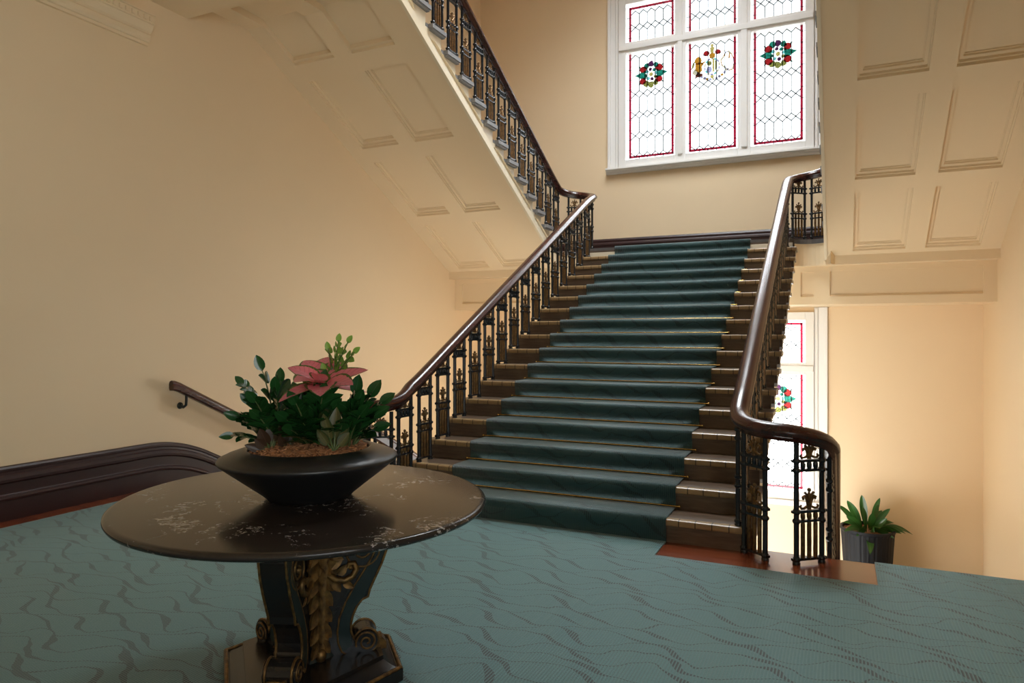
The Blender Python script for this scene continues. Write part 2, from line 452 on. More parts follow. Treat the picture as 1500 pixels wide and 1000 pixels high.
def arms_emblem(cx, cz, parent):
    b = MB(); mats = []
    P_ = lambda poly, key, y=GY - .012: piece(b, mats, [(cx + u, cz + v) for u, v in poly], key, y)
    # shield in an oval garter, crown and orb on top
    for i in range(14):
        a0, a1 = rad(360 / 14 * i), rad(360 / 14 * (i + .85)); P_([(.125 * cos(a0), -.03 + .14 * sin(a0)), (.125 * cos(a1), -.03 + .14 * sin(a1)), (.10 * cos(a1), -.03 + .112 * sin(a1)), (.10 * cos(a0), -.03 + .112 * sin(a0))], ('pale', 'lav', 'cyan')[i % 3])
    P_(ngon((-.045, -.075), .045, 8, 1.2), 'lav')
    P_(ngon((-.042, .025), .04, 7, 1), 'olive'); P_([(.042, .075), (.075, .03), (.075, -.06), (.042, -.11)], 'olive')
    P_([(.005, .095), (.036, .085), (.036, -.11), (.008, -.125)], 'yellow')
    P_([(-.035, .10), (.04, .10), (.05, .16), (.0, .185), (-.045, .16)], 'gold', GY - .018)
    P_([(-.02, .18), (.02, .18), (.035, .26), (.0, .285), (-.035, .26)], 'yellow'); P_(ngon((0, .30), .026, 6), 'yellow')
    for s_ in (-1, 1):
        P_(ngon((s_ * .085, .185), .05, 8, .85, 0, .15), 'rose', GY - .018)
        P_([(s_ * .10, .17), (s_ * .16, .18), (s_ * .10, .14)], 'brown')
    # rampant lion to the left
    P_(ngon((-.21, .09), .055, 9, 1.15, 0, .1), 'gold', GY - .018); P_([(-.26, .06), (-.17, .06), (-.13, .03), (-.16, -.01), (-.15, -.07), (-.2, -.12), (-.26, -.05)], 'gold')
    P_([(-.27, -.03), (-.20, -.10), (-.24, -.15), (-.31, -.10)], 'pale', GY - .016)
    P_([(-.21, -.10), (-.14, -.13), (-.15, -.17), (-.23, -.17), (-.27, -.2), (-.25, -.13)], 'brown', GY - .018)
    P_([(-.30, .06), (-.26, .1), (-.28, .0), (-.325, -.04)], 'olive'); P_([(-.17, .05), (-.10, .07), (-.11, .045), (-.16, .02)], 'gold')
    # rampant unicorn to the right, in outline
    un = [(.13, .04), (.17, .09), (.20, .15), (.24, .17), (.29, .12), (.32, .05), (.33, -.04), (.31, -.12), (.25, -.13), (.2, -.08), (.15, -.04)]
    for i in range(len(un)):
        (u0, v0), (u1, v1) = un[i], un[(i + 1) % len(un)]
        d = Vector((u1 - u0, v1 - v0)).normalized(); n_ = Vector((-d.y, d.x)) * (.008 if i % 3 else .013)
        P_([(u0 + n_.x, v0 + n_.y), (u0 - n_.x, v0 - n_.y), (u1 - n_.x, v1 - n_.y), (u1 + n_.x, v1 + n_.y)], ('pale', 'gold', 'lav')[i % 3])
    P_([(.25, .14), (.27, .15), (.27, .06), (.245, .05)], 'gold'); P_([(.23, -.1), (.27, -.09), (.22, -.14)], 'brown')
    P_([(.18, .17), (.19, .18), (.14, .235)], 'pale')
    # ribbon below
    for i in range(12):
        a0 = rad(205 + 130 / 12 * i); a1 = rad(205 + 130 / 12 * (i + .8))
        P_([(.27 * cos(a0), .02 + .27 * sin(a0)), (.27 * cos(a1), .02 + .27 * sin(a1)), (.235 * cos(a1), .02 + .235 * sin(a1)), (.235 * cos(a0), .02 + .235 * sin(a0))], ('lav', 'pale', 'lav', 'pale', 'gold')[i % 5])
    P_(ngon((0, -.19), .03, 6), 'yellow'); P_(ngon((.11, -.2), .025, 6), 'lav'); P_(ngon((-.11, -.2), .028, 6), 'lav')
    return b.build('arms_emblem', [G[k] for k in mats], parent)
def lattice(x0, x1, z0, z1, zr, parent):
    """lead cames: stacked long hexagons with small diamonds between"""
    b = MB(); n = 5; w = (x1 - x0) / n; t = .0074; Y0, Y1_ = GY - .008, GY + .008
    def bar(p, q, t=t):
        d = Vector((q[0] - p[0], q[1] - p[1]))
        if d.length < .004: return
        d.normalize(); k = Vector((-d.y, d.x)) * t
        b.prism([(p[0] + k.x, p[1] + k.y), (p[0] - k.x, p[1] - k.y), (q[0] - k.x, q[1] - k.y), (q[0] + k.x, q[1] + k.y)], Y0, Y1_, lambda u, v, a: (u, a, v))
    dz = .055
    rows = [z for z in zr]
    for z in rows:
        for i in range(n):
            cx = x0 + (i + .5) * w
            for s_ in (-1, 1):
                for e in (x0 + i * w, x0 + (i + 1) * w):
                    zz = z + s_ * dz
                    if z0 < zz < z1: bar((cx, z), (e, zz), .0072 if s_ < 0 else t)
            b.prism([(cx - .022, z - .016), (cx, z + .010), (cx + .022, z - .016), (cx, z - .004)], Y0, Y1_, lambda u, v, a: (u, a, v))
    ends = [z0] + sorted(rows) + [z1]
    for a, c in zip(ends[:-1], ends[1:]):
        for i in range(1, n):
            e = x0 + i * w
            bar((e, a + (dz if a != z0 else 0)), (e, c - (dz if c != z1 else 0)), .0070)
    # little ticks across the border
    zz = z0 + .1
    while zz < z1:
        for e, q in ((x0, -1), (x1, 1)): bar((e, zz), (e + q * .075, zz), .0035)
        zz += .165
    return b.build('lead_lattice', M['lead'], parent)
def window(name, dz):
    w = bpy.data.objects.new(name, None); COL.objects.link(w); w['kind'] = 'structure'
    w.location = (0, 0, 0)
    zs = [(4.30 + dz, 6.045 + dz), (6.22 + dz, 6.85 + dz)]
    b = MB()
    # stiles, mullions and transom
    xs = [(HX0, PX[0][0]), (PX[0][1], PX[1][0]), (PX[1][1], PX[2][0]), (PX[2][1], HX1)]
    for x0, x1 in xs:
        b.box(x0, x1, 11.13, 11.30, 4.18 + dz, 6.97 + dz)
        if x0 > HX0 and x1 < HX1: b.box(x0 + .05, x1 - .05, 11.105, 11.14, 4.30 + dz, 6.85 + dz)
    for x0, x1 in PX:
        for z0, z1 in ((4.18, 4.30), (6.045, 6.22), (6.85, 6.97)): b.box(x0, x1, 11.13, 11.30, z0 + dz, z1 + dz)
    b.box(HX0 + .01, HX1 - .01, 11.098, 11.14, 6.09 + dz, 6.175 + dz)
    b.build('window_frame', M['white'], w, .006)
    b = MB()
    # moulded architrave
    for o0, o1, d in ((0, .19, .02), (.012, .05, .05), (.06, .16, .035), (.14, .19, .06)):
        for x0, x1 in ((HX0 - o1, HX0 - o0), (HX1 + o0, HX1 + o1)):
            x0, x1 = min(x0, x1), max(x0, x1); x1 = min(x1, -.16)
            b.box(x0, x1, YB - d, YB, 4.18 + dz, 6.97 + dz + (o1 if dz == 0 else min(o1, .07)))
        if dz == 0: b.box(HX0 - o0, HX1 + o0, YB - d, YB, 6.97 + o0, 6.97 + o1)
    b.build('architrave', M['white'], w, .004)
    b = MB()
    b.prism([(0, 4.09), (.06, 4.09), (.065, 4.115), (.09, 4.125), (.095, 4.15), (.12, 4.155), (.12, 4.18), (0, 4.18)], HX0 - .21, HX1 + .19, lambda u, v, a: (a, YB - u, v + dz))
    b.build('window_sill', M['white'], w)
    for i, (x0, x1) in enumerate(PX):
        for j, (z0, z1) in enumerate(zs):
            b = MB(); b.box(x0, x1, GY - .003, GY + .003, z0, z1)
            p = b.build('pane', M['glass'], w)
            b = MB(); t0, t1 = .034, .072
            rb0, rb1 = (z0 + t0, z1 if j == 0 else z1 - t0) if j == 0 else (z0, z1 - t0)
            b.box(x0 + t0, x0 + t1, GY - .010, GY - .004, rb0, rb1); b.box(x1 - t1, x1 - t0, GY - .010, GY - .004, rb0, rb1)
            if j == 0: b.box(x0 + t0, x1 - t0, GY - .010, GY - .004, z0 + t0, z0 + t1)
            else: b.box(x0 + t0, x1 - t0, GY - .010, GY - .004, z1 - t1, z1 - t0)
            b.build('border_strip', G['red'], p)
            zr = [z0 + .06, z0 + .40, z0 + .74, z0 + 1.08, z1 - .02] if j == 0 else [z0 + .26, z1 - .10]
            lattice(x0 + t1, x1 - t1, z0 + t1 if j == 0 else z0, z1 if j == 0 else z1 - t1, zr, p)
            if j == 0:
                c = ((x0 + x1) / 2, z0 + 1.37)
                (arms_emblem if i == 1 else rose_emblem)(c[0], c[1], p)
    return w
window('window_1', 0); window('window_2', -5.2)
# added fill window beside the camera, out of view
w = bpy.data.objects.new('added_fill_window', None); COL.objects.link(w); w['kind'] = 'structure'
b = MB()
for i in range(4):
    y = RW[0] + (RW[1] - RW[0]) * i / 3; b.box(XR + .05, XR + .15, max(RW[0], y - .05), min(RW[1], y + .05), RW[2], RW[3])
for z in (RW[2], 2.7, RW[3] - .08): b.box(XR + .05, XR + .15, RW[0], RW[1], z, z + .08)
b.build('window_frame', M['white'], w)
b = MB(); b.box(XR + .1, XR + .106, RW[0], RW[1], RW[2], RW[3]); b.build('pane', M['glass'], w)
w = bpy.data.objects.new('added_fill_lantern', None); COL.objects.link(w); w['kind'] = 'structure'  # added lantern out of view, lets in extra light from above
b = MB()
for i in range(5):
    x = LX[0] + (LX[1] - LX[0]) * i / 4; b.box(max(LX[0], x - .04), min(LX[1], x + .04), LX[2], LX[3], ZT + .10, ZT + .2)
for i in range(6):
    y = LX[2] + (LX[3] - LX[2]) * i / 5; b.box(LX[0], LX[1], max(LX[2], y - .03), min(LX[3], y + .03), ZT + .10, ZT + .2)
b.build('window_frame', M['white'], w)
b = MB(); b.box(LX[0], LX[1], LX[2], LX[3], ZT + .2, ZT + .206); b.build('pane', M['glass'], w)

# ------------------------------------------------------------------ main flight
fl = thing('main_staircase', 'broad central stair flight with brown treads climbing to the landing', 'staircase', (-2.0, 4.87, 0))
inv = lambda x, y, z: (x + 2.0, y - 4.87, z)
SX0, SX1 = -3.46, -.50
b = MB()
poly = [(Y1 + .03, -.30), (Y1 + .03, RS - .045)]
for k in range(1, 17):
    poly += [(ny(k + 1) + .028, RS * k - .04)]
    poly += [(ny(k + 1) + .028, RS * (k + 1) - .04)]
so = lambda y: (y - Y1) * RS / TR - .36
poly += [(9.898, RS * 17 - .065), (9.898, so(9.886)), (9.886, so(9.886)), (4.97, so(4.97)), (4.97, -.30)]
b.prism(poly, -3.40, -.56, lambda u, v, a: inv(a, u, v))
b.build('string', M['string'], fl)
b = MB(); b.box(SX0 + .04, SX1 - .04, 0, .022, 0, RS - .04); riser0 = b.build('riser', M['tread'], fl)
riser0.location = inv(0, Y1 + .012, 0)
b = MB(); b.box(SX0, SX1, .012, TR + .012, -.042, 0)
tread0 = b.build('tread', M['tread'], fl)
b = MB(); b.smooth = True
pf = [(.055, .0015), (.012, .0015), (.003, -.004), (0, -.014), (0, -.034), (.004, -.043), (.014, -.046), (.055, -.046)]
b.prism(pf, SX0 - .004, SX1 + .004, lambda u, v, a: (a, u, v))
nos = b.build('nosing_strip', M['nosing'], tread0)
for xe, s_ in ((SX1, 1), (SX0, -1)):   # scrolled bracket under each tread end
    b = MB(); b.prism([(.04, -.045), (.26, -.045), (.25, -.06), (.20, -.075), (.15, -.11), (.13, -.15), (.09, -.155), (.06, -.12), (.05, -.08)], xe - s_ * .07, xe - s_ * .015, lambda u, v, a: (a, u, v))
    b.build('bracket', M['tread'], tread0)
tread0.location = inv(0, ny(1), RS)
for k in range(2, 18):
    copy_part(riser0, fl, inv(0, ny(k) + .012, RS * (k - 1)))
    if k < 17: copy_part(tread0, fl, inv(0, ny(k), RS * k))

# stair runner over the steps
b = MB(); RX0, RX1 = -2.985, -1.095
pts = []
def rpath(off):
    p = []
    for k in range(1, 18):
        y, z = ny(k), RS * k; f = off
        p += [(y + .012 - f, z - RS + (off if k > 1 else .0)), (y + .010 - f, z - .06), (y - f, z - .045), (y - f - .002, z - .012), (y + .003 - f * .7, z + .003 + f * .6), (y + .016, z + .003 + f), (y + .05, z + .0025 + f)]
        if k < 17: p += [(ny(k + 1) + .010 - f, z + .0025 + f)]
    p += [(10.6, ZL + .0025 + off)]
    return p
po = rpath(.014); pi_ = rpath(.002)
n = len(po)
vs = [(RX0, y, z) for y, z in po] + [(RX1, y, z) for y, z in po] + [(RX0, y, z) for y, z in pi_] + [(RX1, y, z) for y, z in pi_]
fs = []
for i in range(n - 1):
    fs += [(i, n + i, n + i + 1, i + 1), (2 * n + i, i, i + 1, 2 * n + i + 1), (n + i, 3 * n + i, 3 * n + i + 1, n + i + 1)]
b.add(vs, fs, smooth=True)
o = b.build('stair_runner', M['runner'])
tag(o, 'teal patterned carpet runner, colour darkened for shade, laid up the middle of the stairs', 'carpet')

ORD = ['first', 'second', 'third', 'fourth', 'fifth', 'sixth', 'seventh', 'eighth', 'ninth', 'tenth', 'eleventh', 'twelfth', 'thirteenth', 'fourteenth', 'fifteenth', 'sixteenth']
b = MB(); b.tube([(-.97, 0, 0), (.97, 0, 0)], .0065, 8)
for s_ in (-1, 1): b.ball((.975 * s_, 0, 0), .011)
rod0 = b.build('stair_rod', M['brass'])
for k in range(1, 17):
    o = rod0 if k == 1 else rod0.copy()
    if k > 1: COL.objects.link(o)
    o.location = (-2.04, ny(k + 1) - .011, RS * k + .0235)
    tag(o, 'thin brass stair rod at the back of the %s tread above the hall floor' % ORD[k - 1], 'stair rod', 'brass rods holding the stair runner')

# ------------------------------------------------------------------ landing
def arc(cx, cy, r, a0, a1, n=14): return [(cx + r * cos(rad(a0 + (a1 - a0) * i / n)), cy + r * sin(rad(a0 + (a1 - a0) * i / n))) for i in range(n + 1)]
def plan(g):
    p = [(XL, 10.056 + g), (-3.92, 10.056 + g)]
    p += arc(-3.64, 9.95 + g, .235, 180, 0) if True else []
    p += [(-3.38, 9.90 + g), (-.60, 9.90 + g)] + arc(-.34, 9.95 + g, .235, 180, 0) + [(-.06, 10.056 + g), (XR, 10.056 + g), (XR, YB), (XL, YB)]
    return p
b = MB(); b.prism(plan(0), ZL - .06, ZL, lambda u, v, a: (u, v, a))
structure(b.build('floor_landing', M['landing_floor']))
b = MB(); b.prism(plan(.02), 2.36, ZL - .06, lambda u, v, a: (u, v, a))
b.box(XL, XR, 10.30, YB, 1.845, 2.36)
for x0, x1 in ((XL, -3.36), (-.62, XR)):          # beam face with sunk panel border
    b.box(x0, x1, 10.272, 10.30, 1.845, 1.95); b.box(x0, x1, 10.272, 10.30, 2.29, 2.385)
    b.box(x0, x0 + .14, 10.272, 10.30, 1.95, 2.29); b.box(x1 - .14, x1, 10.272, 10.30, 1.95, 2.29)
    if x0 > -1: b.box(-.32, -.12, 10.272, 10.30, 1.95, 2.29)
    for xa, xb in (((x0 + .14), (x1 - .14)),):
        b.prism([(10.30, 1.95), (10.272, 1.95), (10.285, 1.962), (10.292, 1.975)], xa, xb, lambda u, v, a: (a, u, v))
structure(b.build('beam_landing', M['soffit']))

# ------------------------------------------------------------------ upper flights
def upper_flight(name, label, xw, xs, cols):
    """xw wall side, xs string side"""
    x0, x1 = min(xw, xs), max(xw, xs); sg = 1 if xs > xw else -1
    root = thing(name, label, 'staircase', (xs, 10.05, ZL))
    iv = lambda x, y, z: (x - xs, y - 10.05, z - ZL)
    # carcass
    poly = [(10.06, ZL - .02)]
    for k in range(1, 18):
        poly += [(uy(k) - .03, ZL + UR * (k - 1) - (.04 if k > 1 else .02)), (uy(k) - .03, ZL + UR * k - .042)]
    yb = 5.70; d = .095
    poly += [(4.98, ZL + UR * 17 - .042), (4.98, zsoff(yb) + d), (yb, zsoff(yb) + d), (10.06, zsoff(10.06) + d)]
    b = MB(); b.prism(poly, x0, x1, lambda u, v, a: iv(a, u, v)); b.build('stair_body', M['string'], root)
    # coffered soffit: rails and stiles
    rows = [(5.25, 6.19), (6.41, 7.44), (7.68, 8.74), (8.94, 10.0)]
    b = MB()
    def slab(xa, xb, ya, yb_, lo=0.0, hi=d):
        vs = []
        for x in (xa, xb):
            for y in (ya, yb_):
                zz = zsoff(max(y, 5.70)); vs += [iv(x, y, zz + lo), iv(x, y, zz + hi)]
        b.add(vs, [(0, 1, 3, 2), (4, 6, 7, 5), (0, 2, 6, 4), (1, 5, 7, 3), (0, 4, 5, 1), (2, 3, 7, 6)], smooth=False)
    xsn = sorted([x0] + [c for p in cols for c in p] + [x1])
    for i in range(0, len(xsn), 2):
        slab(xsn[i], xsn[i + 1], 5.70, 10.26); slab(xsn[i], xsn[i + 1], 4.98, 5.70)
    yy = [4.98] + [v for r_ in rows for v in r_] + [10.26]
    for i in range(0, len(yy), 2):
        ya, yb2 = yy[i], yy[i + 1]
        for c0, c1 in cols: slab(c0, c1, ya, yb2)
    b.build('soffit_frame', M['soffit'], root)
    for ya, yb2 in rows:
        for c0, c1 in cols:
            b = MB()
            def ring(o, i, lo, hi):
                slab(c0 + o, c1 - o, yb2 - i, yb2 - o, lo, hi); slab(c0 + o, c1 - o, ya + o, ya + i, lo, hi)
                slab(c0 + o, c0 + i, ya + i, yb2 - i, lo, hi); slab(c1 - i, c1 - o, ya + i, yb2 - i, lo, hi)
            if ya > 5.5:
                ring(.0, .014, .028, d); ring(.014, .045, .050, d); ring(.045, .056, .066, d)
                slab(c0 + .056, c1 - .056, ya + .056, yb2 - .056, .076, d)
            else:
                slab(c0, c1, ya, 5.70, .07, d); slab(c0, c1, 5.70, yb2 - .03, .07, d); slab(c0, c1, yb2 - .03, yb2, .03, d)
            b.build('coffer', M['soffit'], root)
    # string mouldings
    b = MB(); xf = xs
    for o0, o1, dd in ((-.012, .10, .022), (-.02, .02, .034)):
        b.prism([(10.26, zsoff(10.26) + o0), (5.70, zsoff(5.70) + o0), (4.98, zsoff(5.70) + o0), (4.98, zsoff(5.70) + o1), (5.70, zsoff(5.70) + o1), (10.26, zsoff(10.26) + o1)], xf, xf + sg * dd, lambda u, v, a: iv(a, u, v))
    for ya, yb2 in ((5.2, 6.05), (6.35, 7.55), (7.85, 9.0), (9.15, 9.85)):
        lo = .155
        b.loft([[iv(xf, yb2, zsoff(yb2) + lo), iv(xf + sg * .028, yb2 - .08, zsoff(yb2 - .08) + lo + .005), iv(xf, yb2 - .14, zsoff(yb2 - .14) + lo + .045)],
                [iv(xf, ya, zsoff(ya) + lo), iv(xf + sg * .028, ya + .06, zsoff(ya + .06) + lo + .005), iv(xf, ya + .12, zsoff(ya + .12) + lo + .045)]], True, True, False)
    b.build('string_moulding', M['string'], root)
    # treads with returned grey stone ends
    b = MB(); b.box(min(0, -sg * (abs(xs - xw))), max(0, -sg * abs(xs - xw)), -UT - .02, 0, -.042, 0)
    b.box(min(0, sg * .055), max(0, sg * .055), -UT + .03, .004, -.040, 0.003)
    b.box(min(0, sg * .04), max(0, sg * .04), -UT + .045, -.01, -.062, -.040)
    t0 = b.build('tread', M['grey_stone'], root); t0.location = iv(xs, uy(1), ZL + UR)
    for k in range(2, 17): copy_part(t0, root, iv(xs, uy(k), ZL + UR * k))
    return root
upper_flight('upper_staircase', 'upper stair flight with panelled cream underside along the left wall', XL, -3.95, [(-5.67, -5.10), (-4.86, -4.29)])
upper_flight('upper_staircase.001', 'upper stair flight seen from below beside the right wall', XR, -.15, [(.155, .745), (.96, 1.535)])

# ------------------------------------------------------------------ lower flights
def lower_flight(name, label, x0, x1):
    root = thing(name, label, 'staircase', ((x0 + x1) / 2, 4.95, 0))
    iv = lambda x, y, z: (x - (x0 + x1) / 2, y - 4.95, z)
    poly = [(4.952, -.30), (4.952, -.16 - .042)]
    for j in range(1, 17):
        y = 4.95 + .315 * j
        poly += [(y - .0, -.16 * j - .042)]
        if j < 16: poly += [(y, -.16 * (j + 1) - .042)]
    poly += [(9.99, -2.97), (9.6, -2.97), (4.952, -.56)]
    b = MB(); b.prism(poly, x0, x1, lambda u, v, a: iv(a, u, v)); b.build('stair_body', M['string'], root)
    b = MB(); b.box(-(x1 - x0) / 2, (x1 - x0) / 2, 0, .34, -.042, 0); t0 = b.build('tread', M['tread'], root)
    t0.location = iv((x0 + x1) / 2, 4.952, -.16)
    for j in range(2, 17): copy_part(t0, root, iv((x0 + x1) / 2, 4.952 + .315 * (j - 1), -.16 * j))
lower_flight('lower_staircase', 'stair flight going down beside the left wall behind the round table', XL + .004, -3.88)
lower_flight('lower_staircase.001', 'stair flight going down beyond the floor edge on the right', -.10, XR - .012)

# ------------------------------------------------------------------ balustrades
def panel_meshes(low=.80, high=.80):
    b = MB(); hw = .0925
    for s_ in (-1, 1):
        x = s_ * hw; ht = high if s_ > 0 else low
        pr = [(.024, 0), (.024, .012), (.0185, .02), (.0165, .03), (.0165, ht)]
        b.lathe(pr, 8, (x, 0))
        for z in (.03, .27, .33, .59, .65): b.lathe([(.017, z - .016), (.025, z - .006), (.025, z + .006), (.017, z + .016)], 8, (x, 0))
    for z, h in ((.03, .008), (.27, .007), (.33, .008), (.59, .008), (.65, .008)):
        b.box(-hw - .03 * (h > .0075), hw + .03 * (h > .0075), -.013, .013, z - h, z + h)
    for x in (-.046, 0, .046): b.lathe([(.008, .588), (.015, .61), (.015, .63), (.008, .652)], 8, (x, 0))
    pan = b.build('baluster_panel', M['iron'])
    b = MB()
    for x in (-.046, 0, .046):
        b.lathe([(.0135, .030), (.0135, .25), (.010, .265), (.009, .275), (.015, .29), (.015, .31), (.008, .328)], 8, (x, 0))
    b.build('gilt_bars', M['bronze_gilt'], pan)
    for z in (.34, .66):
        b = MB(); s = .92 if z > .5 else 1.15
        b.tube([(0, 0, z), (0, 0, z + .05 * s), (0, 0, z + .075 * s), (0, 0, z + .10 * s)], [.014, .009, .013, .005], 8)
        b.ball((0, 0, z + .108 * s), .011 * s)
        for q in (-1, 1):
            b.tube([(q * .006, 0, z + .015), (q * .016, 0, z + .05 * s), (q * .034, 0, z + .078 * s), (q * .046, 0, z + .07 * s), (q * .042, 0, z + .055 * s)], [.008, .009, .008, .009, .007], 6)
            b.tube([(q * .010, 0, z + .055 * s), (q * .02, 0, z + .085 * s), (q * .034, 0, z + .095 * s)], [.006, .007, .009], 6)
            b.tube([(q * .014, 0, z + .02), (q * .036, 0, z + .01), (q * .056, 0, z + .008), (q * .066, 0, z + .022), (q * .056, 0, z + .03)], [.009, .008, .008, .009, .006], 6)
        b.ball((0, 0, z + .03 * s), .02, 8, 6, (1, .8, 1.2))
        b.build('finial', M['bronze_gilt'], pan)
    return pan
PAN = {'level': panel_meshes(), 'pitched': panel_meshes(.755, .85)}; USED = set()
def put_panel(root, x, y, z, rz, zs=1.0, kind='pitched'):
    o = PAN[kind]
    if kind not in USED:
        USED.add(kind); o.parent = root
        o.location = (x, y, z); o.rotation_euler = (0, 0, rz); o.scale = (1, 1, zs); return o
    return copy_part(o, root, (x, y, z), rz, (1, 1, zs))
RAILP = [(-.034, 0), (.034, 0), (.036, .018), (.05, .026), (.062, .038), (.066, .055), (.064, .07), (.054, .076), (.052, .084), (.036, .100), (.012, .108), (-.012, .108), (-.036, .100), (-.052, .084), (-.054, .076), (-.064, .07), (-.066, .055), (-.062, .038), (-.05, .026), (-.036, .018)]
def zu(y): return 1.085 + .52 * (y - 5.391)
def interp(tab, a):
    for (a0, z0), (a1, z1) in zip(tab[:-1], tab[1:]):
        if a0 <= a <= a1: return z0 + (z1 - z0) * (a - a0) / (a1 - a0)
    return tab[-1][1]
BOT = [(180, .872), (211, .806), (251, .785), (286, .775), (320, .735), (345, .69), (360, .645)]
TOP = [(0, 3.43), (33, 3.475), (70, 3.52), (92, 3.54), (125, 3.565), (160, 3.60), (180, 3.635)]
def balustrade(side):
    cx = -.34 if side > 0 else -3.64; s = side; R_ = .28
    xm, xo = cx - s * R_, cx + s * R_
    nm = 'right' if s > 0 else 'left'
    far = 'near the potted plant' if s > 0 else 'behind the flower bowl'
    # main flight, with its turn at the foot and at the landing
    root = thing('stair_balustrade' + ('.001' if s > 0 else ''), ('balustrade of the main stairs ending in a full curl above the red wood floor' if s > 0 else 'balustrade of the main stairs descending behind the flower bowl'), 'balustrade', (0, 0, 0), 'stair balustrades')
    path = []
    for i in range(19):
        a = 360 - 10 * i; t = rad(a)
        path.append((cx + s * R_ * cos(t), 5.0 + R_ * sin(t) * 1.0, interp(BOT, a)))
    y = 5.06
    while y < 9.86: path.append((xm, y, zu(y))); y += .12
    for i in range(19):
        a = 10 * i; t = rad(180 - a)
        path.append((cx + s * R_ * cos(t), 9.95 + R_ * sin(t), interp(TOP, a)))
    # smooth the heights a little
    for _ in range(2):
        zz = [p[2] for p in path]
        path = [path[0]] + [(p[0], p[1], (zz[i] + 2 * zz[i + 1] + zz[i + 2]) / 4) for i, p in enumerate(path[1:-1])] + [path[-1]]
    b = MB(); b.sweep(path, RAILP); b.build('handrail', M['rail'], root)
    for k in range(1, 17):
        put_panel(root, xm, ny(k) + .145, RS * k, PI / 2)
    for a in (231, 309):
        t = rad(a); put_panel(root, cx + s * .262 * cos(t), 5.0 + .262 * sin(t), 0, (t + PI / 2) if s > 0 else (PI / 2 - t), 1.0, 'level')
    for a in (52, 109):
        t = rad(180 - a); put_panel(root, cx + s * .262 * cos(t), 9.95 + .262 * sin(t), ZL, (t + PI / 2) if s > 0 else (PI / 2 - t), 1.06, 'level')
    # upper flight
    root = thing('upper_balustrade' + ('.001' if s > 0 else ''), ('balustrade of the upper right stair flight in front of the window edge' if s > 0 else 'balustrade with dark rail along the upper left stair flight'), 'balustrade', (0, 0, 0), 'stair balustrades')
    path = [(xo, 9.95, 3.635), (xo, 9.85, 3.68), (xo, 9.75, 3.728)]
    y = 9.6
    while y > 5.0: path.append((xo, y, 3.638 + .534 * (9.904 - y))); y -= .4
    b = MB(); b.sweep(path, RAILP); b.build('handrail', M['rail'], root)
    for k in range(1, 16):
        put_panel(root, xo, uy(k) - .15, ZL + UR * k, -PI / 2)
    # lower flight
    root = thing('lower_balustrade' + ('.001' if s > 0 else ''), ('balustrade going down beside the potted plant from the red wood floor' if s > 0 else 'balustrade going down behind the flower bowl beside the left wall'), 'balustrade', (0, 0, 0), 'stair balustrades')
    path = [(xo, 5.0, .645), (xo, 5.1, .59)]
    y = 5.3
    while y < 9.95: path.append((xo, y, .59 - .508 * (y - 5.1))); y += .3
    b = MB(); b.sweep(path, RAILP); b.build('handrail', M['rail'], root)
    for j in range(1, 16):
        put_panel(root, xo, 4.952 + .315 * (j - .5), -.16 * j, -PI / 2)
balustrade(-1); balustrade(1)

# wall handrail on the left
b = MB()
root = thing('wall_handrail', 'mahogany handrail bracketed to the left wall above the descending skirting', 'handrail', (XL, 4.72, .95))
iv = lambda x, y, z: (x - XL, y - 4.72, z - .95)
path = [(XL + .09, 4.66, .905), (XL + .09, 4.70, .90), (XL + .09, 4.76, .878), (XL + .09, 4.85, .832)] + [(XL + .09, 5.0 + .5 * i, .757 - .25 * i) for i in range(10)]
pr = [(-.025, 0), (.025, 0), (.034, .02), (.034, .06), (.026, .085), (0, .098), (-.026, .085), (-.034, .06), (-.034, .02)]
b.sweep([iv(*p) for p in path], pr); b.build('rail', M['rail'], root)
for y in (4.83, 6.3, 7.8, 9.3):
    z = .757 - .5 * (y - 5.0)
    b = MB(); b.lathe([(.001, 0), (.035, 0), (.03, .012), (.001, .015)], 12)
    b.v = [iv(XL + p[2], y + p[0], z - .10 + p[1]) for p in b.v]
    b.tube([iv(XL + .01, y, z - .10), iv(XL + .05, y, z - .115), iv(XL + .085, y, z - .09), iv(XL + .09, y, z - .04), iv(XL + .09, y, z + .005)], .013, 8)
    b.build('bracket', M['black_metal'], root)

# ------------------------------------------------------------------ round table
TX, TY, TZ = -2.039, 2.286, .77
tb = thing('round_table', 'round black marble table on a carved gilded pedestal in the hall', 'table', (TX, TY, .010))
Z0 = .010
b = MB()
b.lathe([(.001, .735), (.93, .735), (.975, .738), (.992, .744), (1.0, .753), (.998, .763), (.985, .7685), (.97, .770), (.001, .770)], 128, (0, 0), True, .7945, .7428, rad(152.9))
b.v = [(x, y, z - Z0) for x, y, z in b.v]
b.smooth = True
b.build('tabletop', M['marble'], tb)
LEGS = [44, 164, -68]
def tri(R_, w):
    p = []
    for a in LEGS[::-1] if False else sorted(LEGS, key=lambda q: q % 360):
        c = Vector((cos(rad(a)), sin(rad(a)))); n_ = Vector((-c.y, c.x))
        p += [tuple(c * R_ - n_ * w), tuple(c * R_ + n_ * w)]
    return p
b = MB()
b.prism(tri(.385, .165), 0, .05, lambda u, v, a: (u, v, a))
r0, r1, r2 = tri(.362, .153), tri(.335, .133), tri(.31, .115)
b.loft([[(x, y, .05) for x, y in r0], [(x, y, .062) for x, y in r1], [(x, y, .078) for x, y in r2], [(x, y, .095) for x, y in r2]], True, True, False)
pl_ = b.build('plinth', M['ebony'], tb)
b = MB(); q = tri(.374, .159); q.append(q[0])
b.tube([(x, y, .052) for x, y in q], .009, 8); b.build('gilt_moulding', M['gilt'], pl_)
b = MB()
core = []
